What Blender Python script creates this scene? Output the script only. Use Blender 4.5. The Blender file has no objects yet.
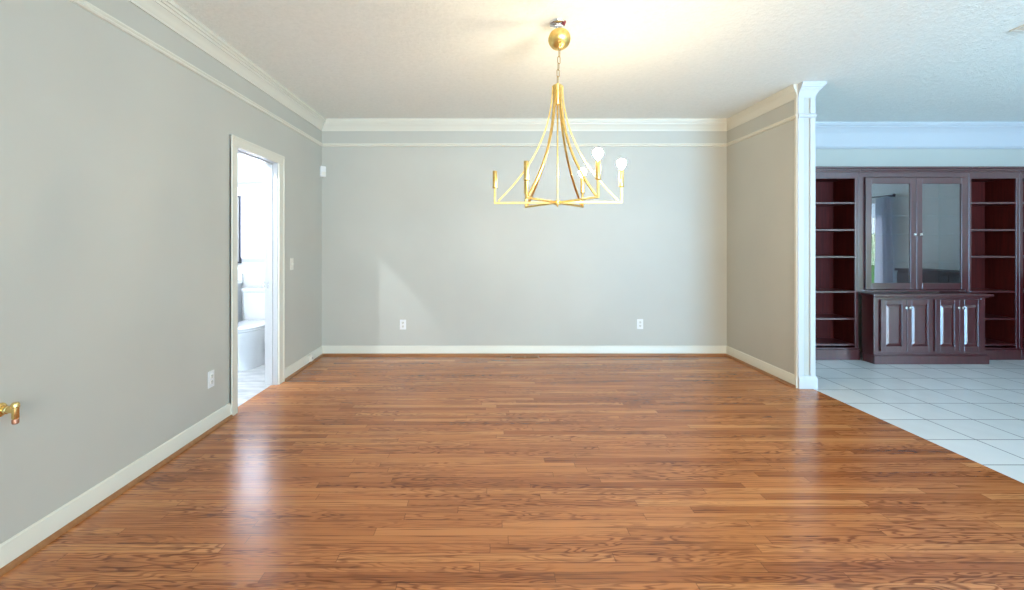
import bpy, bmesh, math, random
from mathutils import Vector, Matrix
random.seed(4)
S = bpy.context.scene
COL = S.collection
PI = math.pi

# ------------------------------------------------------------------ camera
CH = 1.31                       # camera height
cam = bpy.data.cameras.new('camera')
cam.sensor_fit = 'HORIZONTAL'; cam.sensor_width = 36.0
cam.lens = 460.0 / 1024.0 * 36.0
cam.shift_x = (512 - 488) / 1024.0
cam.shift_y = -(295 - 243) / 1024.0
cam.clip_start = 0.02
cam_o = bpy.data.objects.new('camera', cam); COL.objects.link(cam_o)
cam_o.location = (0, 0, CH); cam_o.rotation_euler = (PI / 2, 0, 0)
S.camera = cam_o

# ------------------------------------------------------------------ view
S.view_settings.view_transform = 'Standard'
try: S.view_settings.look = 'None'
except Exception: pass
S.view_settings.gamma = 1.0
S.view_settings.use_curve_mapping = False
S.view_settings.exposure = 0.1

# ------------------------------------------------------------------ world
W = bpy.data.worlds.new('sky'); S.world = W; W.use_nodes = True
bg = W.node_tree.nodes['Background']
bg.inputs[0].default_value = (0.60, 0.80, 1.0, 1); bg.inputs[1].default_value = 2.6

# ------------------------------------------------------------------ sun (reaches in only through the family room's side window)
sun = bpy.data.lights.new('sun', 'SUN'); sun.energy = 15.0; sun.angle = math.radians(1.0); sun.color = (0.86, 0.93, 1.0)
sun_o = bpy.data.objects.new('sun', sun); COL.objects.link(sun_o); sun_o.location = (12, 0, 9)
sun_o.rotation_euler = Vector((-0.55, 0.10, -0.83)).to_track_quat('-Z', 'Y').to_euler()

# ------------------------------------------------------------------ room dimensions
XL, YB, XR, YS, XF, YF, XW, Y0, H = -1.944, 5.38, 2.795, 4.15, 2.94, 5.52, 6.64, -4.4, 2.745
WT = 0.10                       # left wall thickness
BX0, BY0 = -3.75, 2.4           # bathroom far side, near side
DY0, DY1, DH = 3.55, 4.245, 2.045 # bathroom door opening
XT = 2.92                       # wood / tile joint

# ------------------------------------------------------------------ daylight at the windows
def window_light(name, loc, rot, sx, sy, power, col, spread=180):
    l = bpy.data.lights.new(name, 'AREA'); l.shape = 'RECTANGLE'
    l.size = sx; l.size_y = sy; l.energy = power; l.color = col; l.spread = math.radians(spread)
    o = bpy.data.objects.new(name, l); COL.objects.link(o)
    o.location = loc; o.rotation_euler = rot
    return o
window_light('daylight_front', (1.2, Y0 - 0.30, 1.30), (PI/2 + 0.32, 0, 0), 3.0, 1.8, 170, (1.0, 0.975, 0.88), 120)
window_light('daylight_family', (4.75, Y0 - 0.30, 1.25), (PI/2 + 0.55, 0, 0), 2.9, 2.0, 500, (0.28, 0.62, 1.0), 130)
window_light('daylight_bath', (-2.98, YB + 0.40, 1.55), (-PI/2, 0, 0), 1.4, 0.95, 45, (0.86, 0.90, 1.0))

# ================================================================== materials
def mat(name, col, rough=0.6, metal=0.0, spec=0.5, emit=None, estr=0.0, coat=0.0, coat_rough=0.1):
    m = bpy.data.materials.new(name); m.use_nodes = True
    b = m.node_tree.nodes['Principled BSDF']
    b.inputs['Base Color'].default_value = (*col, 1)
    b.inputs['Roughness'].default_value = rough
    b.inputs['Metallic'].default_value = metal
    b.inputs['Specular IOR Level'].default_value = spec
    b.inputs['Coat Weight'].default_value = coat
    b.inputs['Coat Roughness'].default_value = coat_rough
    b.inputs['Coat IOR'].default_value = 1.5 if coat < 0.7 else 1.9
    if emit:
        b.inputs['Emission Color'].default_value = (*emit, 1)
        b.inputs['Emission Strength'].default_value = estr
    return m

class N:
    """small node-graph writer"""
    def __init__(s, m): s.t = m.node_tree; s.b = s.t.nodes['Principled BSDF']
    def new(s, typ, **kw):
        n = s.t.nodes.new(typ)
        for k, v in kw.items(): setattr(n, k, v)
        return n
    def put(s, sock, v):
        if hasattr(v, 'is_output') or hasattr(v, 'links'): s.t.links.new(v, sock)
        else: sock.default_value = v
    def m(s, op, a, b=0.0, c=None):
        n = s.new('ShaderNodeMath', operation=op)
        s.put(n.inputs[0], a); s.put(n.inputs[1], b)
        if c is not None: s.put(n.inputs[2], c)
        return n.outputs[0]
    def pos(s):
        g = s.new('ShaderNodeNewGeometry'); x = s.new('ShaderNodeSeparateXYZ')
        s.t.links.new(g.outputs['Position'], x.inputs[0]); return x.outputs
    def vec(s, x, y, z):
        n = s.new('ShaderNodeCombineXYZ')
        for i, v in enumerate((x, y, z)): s.put(n.inputs[i], v)
        return n.outputs[0]
    def noise(s, v, scale, detail=2.0, rough=0.5, dist=0.0):
        n = s.new('ShaderNodeTexNoise')
        if v is not None: s.t.links.new(v, n.inputs['Vector'])
        n.inputs['Scale'].default_value = scale; n.inputs['Detail'].default_value = detail
        n.inputs['Roughness'].default_value = rough; n.inputs['Distortion'].default_value = dist
        return n.outputs['Fac']
    def white(s, v):
        n = s.new('ShaderNodeTexWhiteNoise', noise_dimensions='3D')
        s.t.links.new(v, n.inputs['Vector']); return n.outputs['Value']
    def ramp(s, f, stops):
        n = s.new('ShaderNodeValToRGB'); s.t.links.new(f, n.inputs[0])
        e = n.color_ramp.elements
        while len(e) < len(stops): e.new(0.5)
        for el, (p, c) in zip(e, stops):
            el.position = p; el.color = (*c, 1) if len(c) == 3 else c
        return n.outputs[0]
    def mix(s, f, a, b, mode='MIX'):
        n = s.new('ShaderNodeMix', data_type='RGBA', blend_type=mode)
        s.put(n.inputs[0], f)
        for i, v in ((6, a), (7, b)):
            if isinstance(v, tuple): n.inputs[i].default_value = (*v, 1)
            else: s.t.links.new(v, n.inputs[i])
        return n.outputs[2]
    def bump(s, h, strength, dist=0.01):
        n = s.new('ShaderNodeBump'); n.inputs['Strength'].default_value = strength
        n.inputs['Distance'].default_value = dist
        s.t.links.new(h, n.inputs['Height']); s.t.links.new(n.outputs[0], s.b.inputs['Normal'])
    def out(s, name, v): s.put(s.b.inputs[name], v)

def painted(name, col, rough, var=0.03, bscale=120, bstr=0.05):
    m = mat(name, col, rough); n = N(m); p = n.pos(); v = n.vec(p[0], p[1], p[2])
    f = n.noise(v, 1.4, 3)
    a = tuple(c * (1 - var) for c in col); b = tuple(min(1, c * (1 + var)) for c in col)
    n.out('Base Color', n.ramp(f, [(0.3, a), (0.7, b)]))
    n.bump(n.noise(v, bscale, 2), bstr, 0.004)
    return m

M = {}
M['wall'] = painted('greige_wall_paint', (0.535, 0.525, 0.46), 0.5)
M['white_wall'] = painted('white_wall_paint', (0.80, 0.81, 0.80), 0.6)
M['trim'] = painted('cream_gloss_trim', (0.74, 0.715, 0.61), 0.35, 0.015, 60, 0.02)
M['trim_white'] = painted('white_gloss_trim', (0.58, 0.59, 0.60), 0.35, 0.015, 60, 0.02)
M['ceramic'] = mat('white_ceramic', (0.84, 0.85, 0.86), 0.12, coat=0.5, coat_rough=0.05)
M['cream_plastic'] = mat('cream_plastic', (0.78, 0.76, 0.68), 0.35)
M['white_plastic'] = mat('white_plastic', (0.83, 0.83, 0.81), 0.35)
M['slot'] = mat('dark_slot', (0.10, 0.10, 0.09), 0.6)
M['chrome'] = mat('chrome', (0.75, 0.76, 0.78), 0.12, 1.0)
M['steel'] = mat('brushed_nickel', (0.86, 0.85, 0.82), 0.22, 1.0)
M['brass'] = mat('polished_brass', (0.83, 0.61, 0.25), 0.22, 1.0)
M['antique_brass'] = mat('antique_brass', (0.42, 0.31, 0.13), 0.4, 1.0)
M['copper'] = mat('copper_tip', (0.50, 0.24, 0.15), 0.4, 1.0)
M['red'] = mat('dark_red_plastic', (0.25, 0.03, 0.04), 0.4)
M['bulb'] = mat('lit_bulb', (1, 0.95, 0.85), 0.3, emit=(1.0, 0.80, 0.52), estr=490.0)
M['bath_bulb'] = mat('lit_bath_bulb', (1, 1, 1), 0.3, emit=(0.80, 0.89, 1.0), estr=4300.0)
M['curtain'] = painted('pale_blue_curtain', (0.80, 0.81, 0.88), 0.8, 0.03, 200, 0.1)
def sheer():
    m = M['curtain']; t = m.node_tree; b = t.nodes['Principled BSDF']; o = t.nodes['Material Output']
    tl = t.nodes.new('ShaderNodeBsdfTranslucent'); tl.inputs[0].default_value = (0.88, 0.88, 0.95, 1)
    mx = t.nodes.new('ShaderNodeMixShader'); mx.inputs[0].default_value = 0.6
    t.links.new(b.outputs[0], mx.inputs[1]); t.links.new(tl.outputs[0], mx.inputs[2]); t.links.new(mx.outputs[0], o.inputs[0])
sheer()
M['dark_metal'] = mat('dark_metal', (0.05, 0.05, 0.06), 0.4, 0.8)
M['navy'] = painted('dark_navy_lacquer', (0.012, 0.014, 0.03), 0.4)
M['mirror'] = mat('mirror_glass', (0.80, 0.80, 0.86), 0.03, 1.0)

def gold_leaf():
    m = mat('gold_leaf', (0.85, 0.60, 0.20), 0.33, 1.0); n = N(m); p = n.pos(); v = n.vec(p[0], p[1], p[2])
    f = n.noise(v, 45, 4)
    n.out('Base Color', n.ramp(f, [(0.3, (0.83, 0.55, 0.16)), (0.7, (0.92, 0.70, 0.29))]))
    n.out('Roughness', n.m('MULTIPLY_ADD', f, 0.25, 0.2))
    return m
M['gold'] = gold_leaf()

def ceiling_mat():
    m = mat('stippled_ceiling', (0.84, 0.83, 0.80), 0.85, spec=0.2); n = N(m); p = n.pos()
    v = n.vec(p[0], p[1], p[2])
    a = n.noise(v, 34, 4, 0.65, 0.6); b = n.noise(v, 9, 3)
    n.bump(n.m('MULTIPLY_ADD', b, 0.4, n.m('POWER', a, 2.0)), 0.5, 0.02)
    n.out('Base Color', n.ramp(a, [(0.25, (0.85, 0.875, 0.82)), (0.6, (0.915, 0.935, 0.88))]))
    return m
M['ceiling'] = ceiling_mat()

def oak_floor():
    m = mat('oak_strip_floor', (0.4, 0.16, 0.06), 0.2); n = N(m); p = n.pos()
    x, y = p[0], p[1]
    w, L = 0.0572, 1.15
    ry = n.m('DIVIDE', y, w); row = n.m('FLOOR', ry); fy = n.m('FRACT', ry)
    rr = n.white(n.vec(row, 3.7, 1.3))
    ux = n.m('ADD', n.m('DIVIDE', x, L), n.m('MULTIPLY', rr, 17.0))
    c = n.m('FLOOR', ux); fx = n.m('FRACT', ux)
    idn = n.white(n.vec(row, c, 0.5)); id2 = n.white(n.vec(c, row, 7.5))
    tone = n.ramp(idn, [(0.0, (0.34, 0.105, 0.030)), (0.25, (0.475, 0.168, 0.051)),
                        (0.75, (0.54, 0.20, 0.064)), (1.0, (0.64, 0.27, 0.095))])
    # fine straight grain
    g1 = n.noise(n.vec(n.m('MULTIPLY', x, 2.2), n.m('MULTIPLY', y, 95), n.m('MULTIPLY', idn, 31)), 1.0, 4, 0.6)
    # cathedral figure
    lo = n.noise(n.vec(n.m('MULTIPLY', x, 2.0), n.m('MULTIPLY', y, 13.0), n.m('MULTIPLY', id2, 47)), 1.0, 2, 0.5)
    rings = n.m('FRACT', n.m('MULTIPLY', lo, 15.0))
    ring = n.ramp(rings, [(0.0, (0, 0, 0)), (0.45, (0, 0, 0)), (0.6, (1, 1, 1)), (0.75, (1, 1, 1)), (1.0, (0, 0, 0))])
    patch = n.ramp(n.noise(n.vec(n.m('MULTIPLY', x, 1.1), n.m('MULTIPLY', y, 7), id2), 1.0, 2), [(0.42, (0, 0, 0)), (0.60, (1, 1, 1))])
    figure = n.m('MULTIPLY', n.m('MULTIPLY', ring, patch), 0.9)
    gr = n.ramp(g1, [(0.34, (0.36, 0.27, 0.21)), (0.50, (1, 1, 1)), (0.8, (1.08, 1.08, 1.08))])
    col = n.mix(0.85, tone, gr, 'MULTIPLY')
    col = n.mix(figure, col, n.mix(1.0, col, (0.42, 0.32, 0.27), 'MULTIPLY'))
    ey = n.m('GREATER_THAN', n.m('ABSOLUTE', n.m('SUBTRACT', fy, 0.5)), 0.482)
    ex = n.m('GREATER_THAN', n.m('ABSOLUTE', n.m('SUBTRACT', fx, 0.5)), 0.4985)
    gap = n.m('MULTIPLY', n.m('MAXIMUM', ey, ex), 0.55)
    col = n.mix(gap, col, (0.10, 0.035, 0.012))
    n.out('Base Color', col)
    sm = n.noise(n.vec(n.m('MULTIPLY', x, 3), n.m('MULTIPLY', y, 5), 0.0), 1.0, 4, 0.6)
    n.out('Roughness', n.m('MULTIPLY_ADD', sm, 0.06, 0.20))
    n.out('Specular IOR Level', 0.5)
    wav = n.noise(n.vec(n.m('MULTIPLY', x, 4), n.m('MULTIPLY', y, 17.5), 2.0), 1.0, 2)
    n.bump(n.m('SUBTRACT', n.m('MULTIPLY', wav, 0.55), n.m('MULTIPLY', gap, 0.5)), 0.05, 0.006)
    return m
M['oak'] = oak_floor()

def wood(name, lo, hi, rough, axis=2, spec=0.5, coat=0.0):
    m = mat(name, lo, rough, spec=spec, coat=coat, coat_rough=0.24); n = N(m); p = n.pos()
    s = [38.0, 38.0, 38.0]; s[axis] = 2.5
    v = n.vec(*[n.m('MULTIPLY', p[i], s[i]) for i in range(3)])
    f = n.noise(v, 1.0, 4, 0.6, 0.4)
    n.out('Base Color', n.ramp(f, [(0.3, lo), (0.7, hi)]))
    return m
M['shoe'] = wood('oak_shoe_moulding', (0.28, 0.11, 0.035), (0.38, 0.17, 0.06), 0.35, 0)
M['mahogany'] = wood('mahogany', (0.046, 0.0035, 0.0045), (0.080, 0.0065, 0.008), 0.30, 2, 0.8, 0.8)
M['mahogany_inside'] = wood('mahogany_inside', (0.050, 0.0042, 0.003), (0.095, 0.009, 0.006), 0.55, 2, 0.25)
M['vent_wood'] = wood('wood_register', (0.25, 0.10, 0.035), (0.36, 0.16, 0.06), 0.4, 0)

def tile_mat():
    m = mat('white_floor_tile', (0.74, 0.75, 0.73), 0.14); n = N(m); p = n.pos()
    def line(c, o):
        f = n.m('FRACT', n.m('DIVIDE', n.m('SUBTRACT', c, o), 0.348))
        return n.m('GREATER_THAN', n.m('ABSOLUTE', n.m('SUBTRACT', f, 0.5)), 0.489)
    g = n.m('MAXIMUM', line(p[0], 3.25), line(p[1], 2.716))
    cx = n.m('FLOOR', n.m('DIVIDE', n.m('SUBTRACT', p[0], 3.25), 0.348))
    cy = n.m('FLOOR', n.m('DIVIDE', n.m('SUBTRACT', p[1], 2.716), 0.348))
    t = n.white(n.vec(cx, cy, 0.3))
    cl = n.noise(n.vec(p[0], p[1], t), 6.0, 4)
    base = n.ramp(n.m('MULTIPLY_ADD', t, 0.4, n.m('MULTIPLY', cl, 0.6)), [(0.2, (0.74, 0.76, 0.755)), (0.8, (0.84, 0.85, 0.845))])
    n.out('Base Color', n.mix(g, base, (0.09, 0.10, 0.11)))
    n.out('Roughness', n.m('MULTIPLY_ADD', g, 0.5, n.m('MULTIPLY_ADD', cl, 0.12, 0.12)))
    n.bump(n.m('SUBTRACT', 1.0, g), 0.3, 0.003)
    return m
M['tile'] = tile_mat()

def marble():
    m = mat('pale_plank_tile', (0.75, 0.75, 0.75), 0.15); n = N(m); p = n.pos()
    v = n.vec(n.m('MULTIPLY', p[0], 2.0), n.m('MULTIPLY', p[1], 9.0), 0.0)
    f = n.noise(v, 1.6, 5, 0.6, 0.8)
    fy = n.m('FRACT', n.m('DIVIDE', p[1], 0.15))
    g = n.m('GREATER_THAN', n.m('ABSOLUTE', n.m('SUBTRACT', fy, 0.5)), 0.485)
    c = n.ramp(f, [(0.35, (0.50, 0.51, 0.53)), (0.6, (0.78, 0.78, 0.78))])
    n.out('Base Color', n.mix(g, c, (0.40, 0.40, 0.41)))
    return m
M['marble'] = marble()

def grass_mat():
    m = mat('lawn_grass', (0.05, 0.16, 0.03), 0.9); n = N(m); p = n.pos(); v = n.vec(p[0], p[1], p[2])
    n.out('Base Color', n.ramp(n.noise(v, 7, 6, 0.7), [(0.3, (0.01, 0.09, 0.015)), (0.7, (0.10, 0.32, 0.06))]))
    n.bump(n.noise(v, 30, 4), 1.0, 0.05); return m
M['grass'] = grass_mat()

def pane_mat(name, refl, tint=(1, 1, 1), rough=0.0, frosted=False):
    m = bpy.data.materials.new(name); m.use_nodes = True; t = m.node_tree; t.nodes.clear()
    o = t.nodes.new('ShaderNodeOutputMaterial'); mx = t.nodes.new('ShaderNodeMixShader')
    tr = t.nodes.new('ShaderNodeBsdfTranslucent' if frosted else 'ShaderNodeBsdfTransparent')
    tr.inputs[0].default_value = (*tint, 1)
    gl = t.nodes.new('ShaderNodeBsdfGlossy'); gl.inputs['Roughness'].default_value = rough
    lw = t.nodes.new('ShaderNodeLayerWeight'); lw.inputs['Blend'].default_value = 0.35
    mr = t.nodes.new('ShaderNodeMapRange')
    mr.inputs[3].default_value = refl; mr.inputs[4].default_value = 0.9
    t.links.new(lw.outputs['Facing'], mr.inputs[0])
    pw = t.nodes.new('ShaderNodeMath'); pw.operation = 'POWER'; pw.inputs[1].default_value = 3.0
    t.links.new(lw.outputs['Facing'], pw.inputs[0]); t.links.new(pw.outputs[0], mr.inputs[0])
    t.links.new(mr.outputs[0], mx.inputs[0]); t.links.new(tr.outputs[0], mx.inputs[1]); t.links.new(gl.outputs[0], mx.inputs[2])
    t.links.new(mx.outputs[0], o.inputs[0])
    return m
M['pane'] = pane_mat('window_glass', 0.05)
M['cabinet_glass'] = pane_mat('cabinet_glass', 0.23, (0.86, 0.92, 0.94))
M['shelf_glass'] = pane_mat('glass_shelf', 0.25, (0.75, 0.86, 0.86))
M['frosted'] = pane_mat('frosted_glass', 0.04, (0.95, 0.97, 1.0), 0.3, True)

# ================================================================== mesh helpers
def new_bm(): return bmesh.new()

def box(bm, x0, x1, y0, y1, z0, z1, bev=0.0, mtx=None):
    r = bmesh.ops.create_cube(bm, size=1.0)
    vs = r['verts']
    for v in vs:
        v.co = Vector((x0 + (v.co.x + .5) * (x1 - x0), y0 + (v.co.y + .5) * (y1 - y0), z0 + (v.co.z + .5) * (z1 - z0)))
    if bev > 0:
        es = list({e for v in vs for e in v.link_edges})
        g = bmesh.ops.bevel(bm, geom=es, offset=bev, segments=2, affect='EDGES', profile=0.5)
        vs = list({v for f in g['faces'] for v in f.verts} | {v for v in vs if v.is_valid})
    if mtx is not None:
        bmesh.ops.transform(bm, matrix=mtx, verts=[v for v in vs if v.is_valid])
    return vs

def lathe(bm, prof, mtx=None, seg=24):
    """prof: list of (r, z); closed with caps where r == 0"""
    rings = []
    for r, z in prof:
        if r < 1e-6: rings.append([bm.verts.new((0, 0, z))])
        else: rings.append([bm.verts.new((r * math.cos(2*PI*i/seg), r * math.sin(2*PI*i/seg), z)) for i in range(seg)])
    for a, b in zip(rings, rings[1:]):
        for i in range(seg):
            j = (i + 1) % seg
            if len(a) == 1 and len(b) == 1: continue
            if len(a) == 1: bm.faces.new((a[0], b[i], b[j]))
            elif len(b) == 1: bm.faces.new((a[i], b[0], a[j]))
            else: bm.faces.new((a[i], b[i], b[j], a[j]))
    vs = [v for rg in rings for v in rg]
    if mtx is not None: bmesh.ops.transform(bm, matrix=mtx, verts=vs)
    return vs

def loft(bm, rings):
    """rings: lists of points, same count; capped at both ends"""
    R = [[bm.verts.new(p) for p in r] for r in rings]
    n = len(R[0])
    for a, b in zip(R, R[1:]):
        for i in range(n):
            j = (i + 1) % n
            bm.faces.new((a[i], a[j], b[j], b[i]))
    bm.faces.new(list(reversed(R[0]))); bm.faces.new(R[-1])

def tube(bm, pts, r, seg=10, closed=False):
    pts = [Vector(p) for p in pts]; n = len(pts); rings = []
    up = None
    for i, p in enumerate(pts):
        a = pts[(i - 1) % n] if (closed or i > 0) else p
        b = pts[(i + 1) % n] if (closed or i < n - 1) else p
        t = (b - a).normalized()
        if up is None:
            up = t.orthogonal().normalized()
        up = (up - t * up.dot(t)).normalized(); s = t.cross(up)
        rings.append([bm.verts.new(p + (up * math.cos(2*PI*k/seg) + s * math.sin(2*PI*k/seg)) * r) for k in range(seg)])
    m = n if closed else n - 1
    for i in range(m):
        a, b = rings[i], rings[(i + 1) % n]
        for k in range(seg):
            l = (k + 1) % seg
            bm.faces.new((a[k], a[l], b[l], b[k]))
    if not closed:
        bm.faces.new(list(reversed(rings[0]))); bm.faces.new(rings[-1])

def sweep(bm, path, prof, closed=False, scale=None):
    """profile of (out-from-wall, z) run along a plan path, mitred; the room lies to the right of the path"""
    n = len(path); P = [Vector(p) for p in path]; cols = []
    def nrm(a, b):
        d = (b - a).normalized(); return Vector((d.y, -d.x))
    for i in range(n):
        if closed or 0 < i < n - 1:
            n1 = nrm(P[i - 1], P[i]); n2 = nrm(P[i], P[(i + 1) % n])
            o = (n1 + n2) / (1 + n1.dot(n2)) if scale is None else n1 * scale[i - 1] + n2 * scale[i]
        elif i == 0: o = nrm(P[0], P[1]) * (scale[0] if scale else 1)
        else: o = nrm(P[-2], P[-1]) * (scale[-1] if scale else 1)
        cols.append([bm.verts.new((P[i].x + o.x * u, P[i].y + o.y * u, z)) for u, z in prof])
    k = len(prof)
    for i in range(n if closed else n - 1):
        a, b = cols[i], cols[(i + 1) % n]
        for q in range(k):
            w = (q + 1) % k
            bm.faces.new((a[q], a[w], b[w], b[q]))
    if not closed:
        bm.faces.new(cols[0]); bm.faces.new(list(reversed(cols[-1])))

def obj(name, bm, m, parent=None, smooth=False, origin=None):
    bmesh.ops.recalc_face_normals(bm, faces=bm.faces[:])
    if origin is not None:
        bmesh.ops.translate(bm, vec=-Vector(origin), verts=bm.verts[:])
    me = bpy.data.meshes.new(name); bm.to_mesh(me); bm.free()
    me.materials.append(m)
    if smooth:
        me.polygons.foreach_set('use_smooth', [True] * len(me.polygons))
        me.set_sharp_from_angle(angle=math.radians(38))
    o = bpy.data.objects.new(name, me); COL.objects.link(o)
    if origin is not None: o.location = origin
    if parent is not None: o.parent = parent
    return o

def tag(o, label, cat, group=None):
    o['label'] = label; o['category'] = cat
    if group: o['group'] = group
    return o

def thing(name, label, cat, loc=(0, 0, 0), rz=0.0, group=None):
    o = bpy.data.objects.new(name, None); COL.objects.link(o); o.empty_display_size = 0.1
    o.location = loc; o.rotation_euler = (0, 0, rz)
    return tag(o, label, cat, group)

def struct(name, bm, m, parent=None, smooth=False):
    o = obj(name, bm, m, parent, smooth)
    if parent is None: o['kind'] = 'structure'
    return o

def dup(root, loc, label, group=None, rz=None):
    r = root.copy(); COL.objects.link(r); r.location = loc; r['label'] = label
    if group: r['group'] = group
    if rz is not None: r.rotation_euler = (0, 0, rz)
    for ch in list(root.children):
        c = ch.copy(); COL.objects.link(c); c.parent = r
        for g in list(ch.children):
            d = g.copy(); COL.objects.link(d); d.parent = c
    return r

# ================================================================== the shell
T = 0.12
b = new_bm(); box(b, -2.0, XT, Y0 - T, YB + T, -0.1, 0); struct('floor', b, M['oak'])
b = new_bm(); box(b, XT, XW + T, Y0 - T, YF + T, -0.1, 0); struct('floor_tile', b, M['tile'])
b = new_bm(); box(b, BX0 - T, -2.0, BY0 - T, YB + T, -0.1, 0); struct('floor_bathroom', b, M['marble'])
b = new_bm(); box(b, BX0 - T, XW + T, Y0 - T, YF + T, H, H + 0.1); struct('ceiling', b, M['ceiling'])

# left wall with the door opening
b = new_bm()
box(b, XL - WT, XL, Y0 - T, DY0 - 0.02, 0, H); box(b, XL - WT, XL, DY1 + 0.02, YB, 0, H); box(b, XL - WT, XL, DY0 - 0.02, DY1 + 0.02, DH + 0.02, H)
struct('wall_left', b, M['wall'])
b = new_bm(); box(b, XL - WT, XR, YB, YB + T, 0, H); struct('wall_back', b, M['wall'])
b = new_bm(); box(b, XR, XF, YS, YF + T, 0, H); struct('wall_right', b, M['wall'])
b = new_bm(); box(b, XF, XW + T, YF, YF + T, 0, H); struct('wall_family_back', b, M['wall'])

def wall_with_hole(name, x0, x1, y0, y1, axis, holes, m):
    """holes: (a0, a1, z0, z1) along the wall's long axis"""
    b = new_bm(); A0, A1 = (x0, x1) if axis == 'x' else (y0, y1); cur = A0
    def put(a, c, z0, z1):
        if axis == 'x': box(b, a, c, y0, y1, z0, z1)
        else: box(b, x0, x1, a, c, z0, z1)
    for a0, a1, z0, z1 in holes:
        put(cur, a0, 0, H); put(a0, a1, 0, z0); put(a0, a1, z1, H); cur = a1
    put(cur, A1, 0, H)
    return struct(name, b, m)
FW1 = (-0.3, 2.7, 0.55, 2.35); FW2 = (3.30, 6.20, 0.35, 2.40); PW = (0.60, 2.70, 0.20, 2.05)
wall_with_hole('wall_front', XL, XW + T, Y0 - T, Y0, 'x', [FW1, FW2], M['wall'])
wall_with_hole('wall_family_right', XW, XW + T, Y0, YF, 'y', [PW], M['white_wall'])
BW = (-3.68, -2.28, 1.085, 2.02)
b = new_bm()
wall_with_hole('wall_bathroom_back', BX0 - T, XL - WT, YB, YB + T, 'x', [BW], M['white_wall'])
b.free()
b = new_bm(); box(b, BX0 - T, BX0, BY0, YB, 0, H); struct('wall_bathroom_left', b, M['white_wall'])
b = new_bm(); box(b, BX0 - T, XL - WT, BY0 - T, BY0, 0, H); struct('wall_bathroom_front', b, M['white_wall'])
b = new_bm()                                        # bathroom side lining of the shared wall
box(b, XL - WT - 0.004, XL - WT, BY0, DY0 - 0.02, 0, H); box(b, XL - WT - 0.004, XL - WT, DY1 + 0.02, YB, 0, H); box(b, XL - WT - 0.004, XL - WT, DY0 - 0.02, DY1 + 0.02, DH + 0.02, H)
struct('wall_bathroom_right', b, M['white_wall'])

# windows
def window(n, axis, a0, a1, z0, z1, pos, glass, bars):
    """frame lies in the wall thickness pos..pos+T"""
    def bx(bm, a, c, d0, d1, u, v):
        if axis == 'x': box(bm, a, c, pos + d0, pos + d1, u, v, 0.004)
        else: box(bm, pos + d0, pos + d1, a, c, u, v, 0.004)
    b = new_bm(); f = 0.05
    bx(b, a0, a1, 0.03, 0.09, z0, z0 + f); bx(b, a0, a1, 0.03, 0.09, z1 - f, z1)
    bx(b, a0, a0 + f, 0.03, 0.09, z0 + f, z1 - f); bx(b, a1 - f, a1, 0.03, 0.09, z0 + f, z1 - f)
    for k in range(1, bars):
        c = a0 + (a1 - a0) * k / bars; bx(b, c - 0.02, c + 0.02, 0.035, 0.085, z0 + f, z1 - f)
    o = struct('window_%d' % n, b, M['trim_white'])
    b = new_bm()
    if axis == 'x': box(b, a0 + f, a1 - f, pos + 0.056, pos + 0.062, z0 + f, z1 - f)
    else: box(b, pos + 0.056, pos + 0.062, a0 + f, a1 - f, z0 + f, z1 - f)
    obj('pane', b, glass, o)
    return o
window(1, 'x', *FW1, Y0 - T, M['pane'], 3)
window(2, 'x', *FW2, Y0 - T, M['pane'], 2)
window(3, 'y', *PW, XW, M['pane'], 2)
window(4, 'x', *BW, YB, M['frosted'], 2)

# lawn outside the patio window, rising away from the house
b = new_bm()
nx, ny = 24, 30
g = [[b.verts.new((XW + T + 0.05 + 9 * i / nx, -9 + 16 * j / ny, -0.15 + 1.9 * (i / nx) ** 1.2 + 0.12 * math.sin(i * 1.7 + j * 2.3))) for j in range(ny + 1)] for i in range(nx + 1)]
for i in range(nx):
    for j in range(ny): b.faces.new((g[i][j], g[i + 1][j], g[i + 1][j + 1], g[i][j + 1]))
struct('ground_lawn', b, M['grass'], smooth=True)

# ------------------------------------------------------------------ mouldings
loop = [(XL, Y0), (XL, YB), (XR, YB), (XR, YS), (XF, YS), (XF, YF), (XW, YF), (XW, Y0)]
c0 = 2.618
crown = [(0, c0), (0.016, c0), (0.018, c0 + 0.012), (0.014, c0 + 0.014), (0.022, c0 + 0.022), (0.032, c0 + 0.040), (0.046, c0 + 0.056), (0.062, c0 + 0.068),
         (0.064, c0 + 0.070), (0.074, c0 + 0.069), (0.074, c0 + 0.079), (0.082, c0 + 0.086), (0.092, c0 + 0.087), (0.093, c0 + 0.099),
         (0.100, c0 + 0.104), (0.110, c0 + 0.103), (0.112, c0 + 0.116), (0.110, H), (0, H)]
rail = [(0, 2.437), (0.012, 2.439), (0.017, 2.446), (0.012, 2.453), (0.020, 2.462), (0.018, 2.471), (0, 2.474)]
b = new_bm(); sweep(b, [(XL, Y0), (XL, YB), (XR, YB), (XR, YS)], crown, scale=[0.68, 0.68, 0.35]); struct('trim_1', b, M['trim'], smooth=True)
b = new_bm(); sweep(b, [(XL, Y0), (XL, YB), (XR, YB), (XR, YS)], rail); struct('trim_2', b, M['trim'], smooth=True)
def wrap(bm, prof, m, name, sc=None):
    # run that wraps the wall end and carries on round the family room, mitred at its first corner
    sweep(bm, [(XR - 0.0, YS), (XF, YS), (XF, YF), (XW, YF), (XW, Y0)], prof, scale=sc); return struct(name, bm, m, smooth=True)
wrap(new_bm(), crown, M['trim_white'], 'trim_3', [0.6, 0.6, 0.75, 0.75])
wrap(new_bm(), rail, M['trim_white'], 'trim_4')
# white frieze board between crown and rail on the family room's back wall
b = new_bm(); box(b, XF, XW, YF - 0.006, YF, 2.474, c0); struct('trim_5', b, M['trim_white'])
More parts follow.
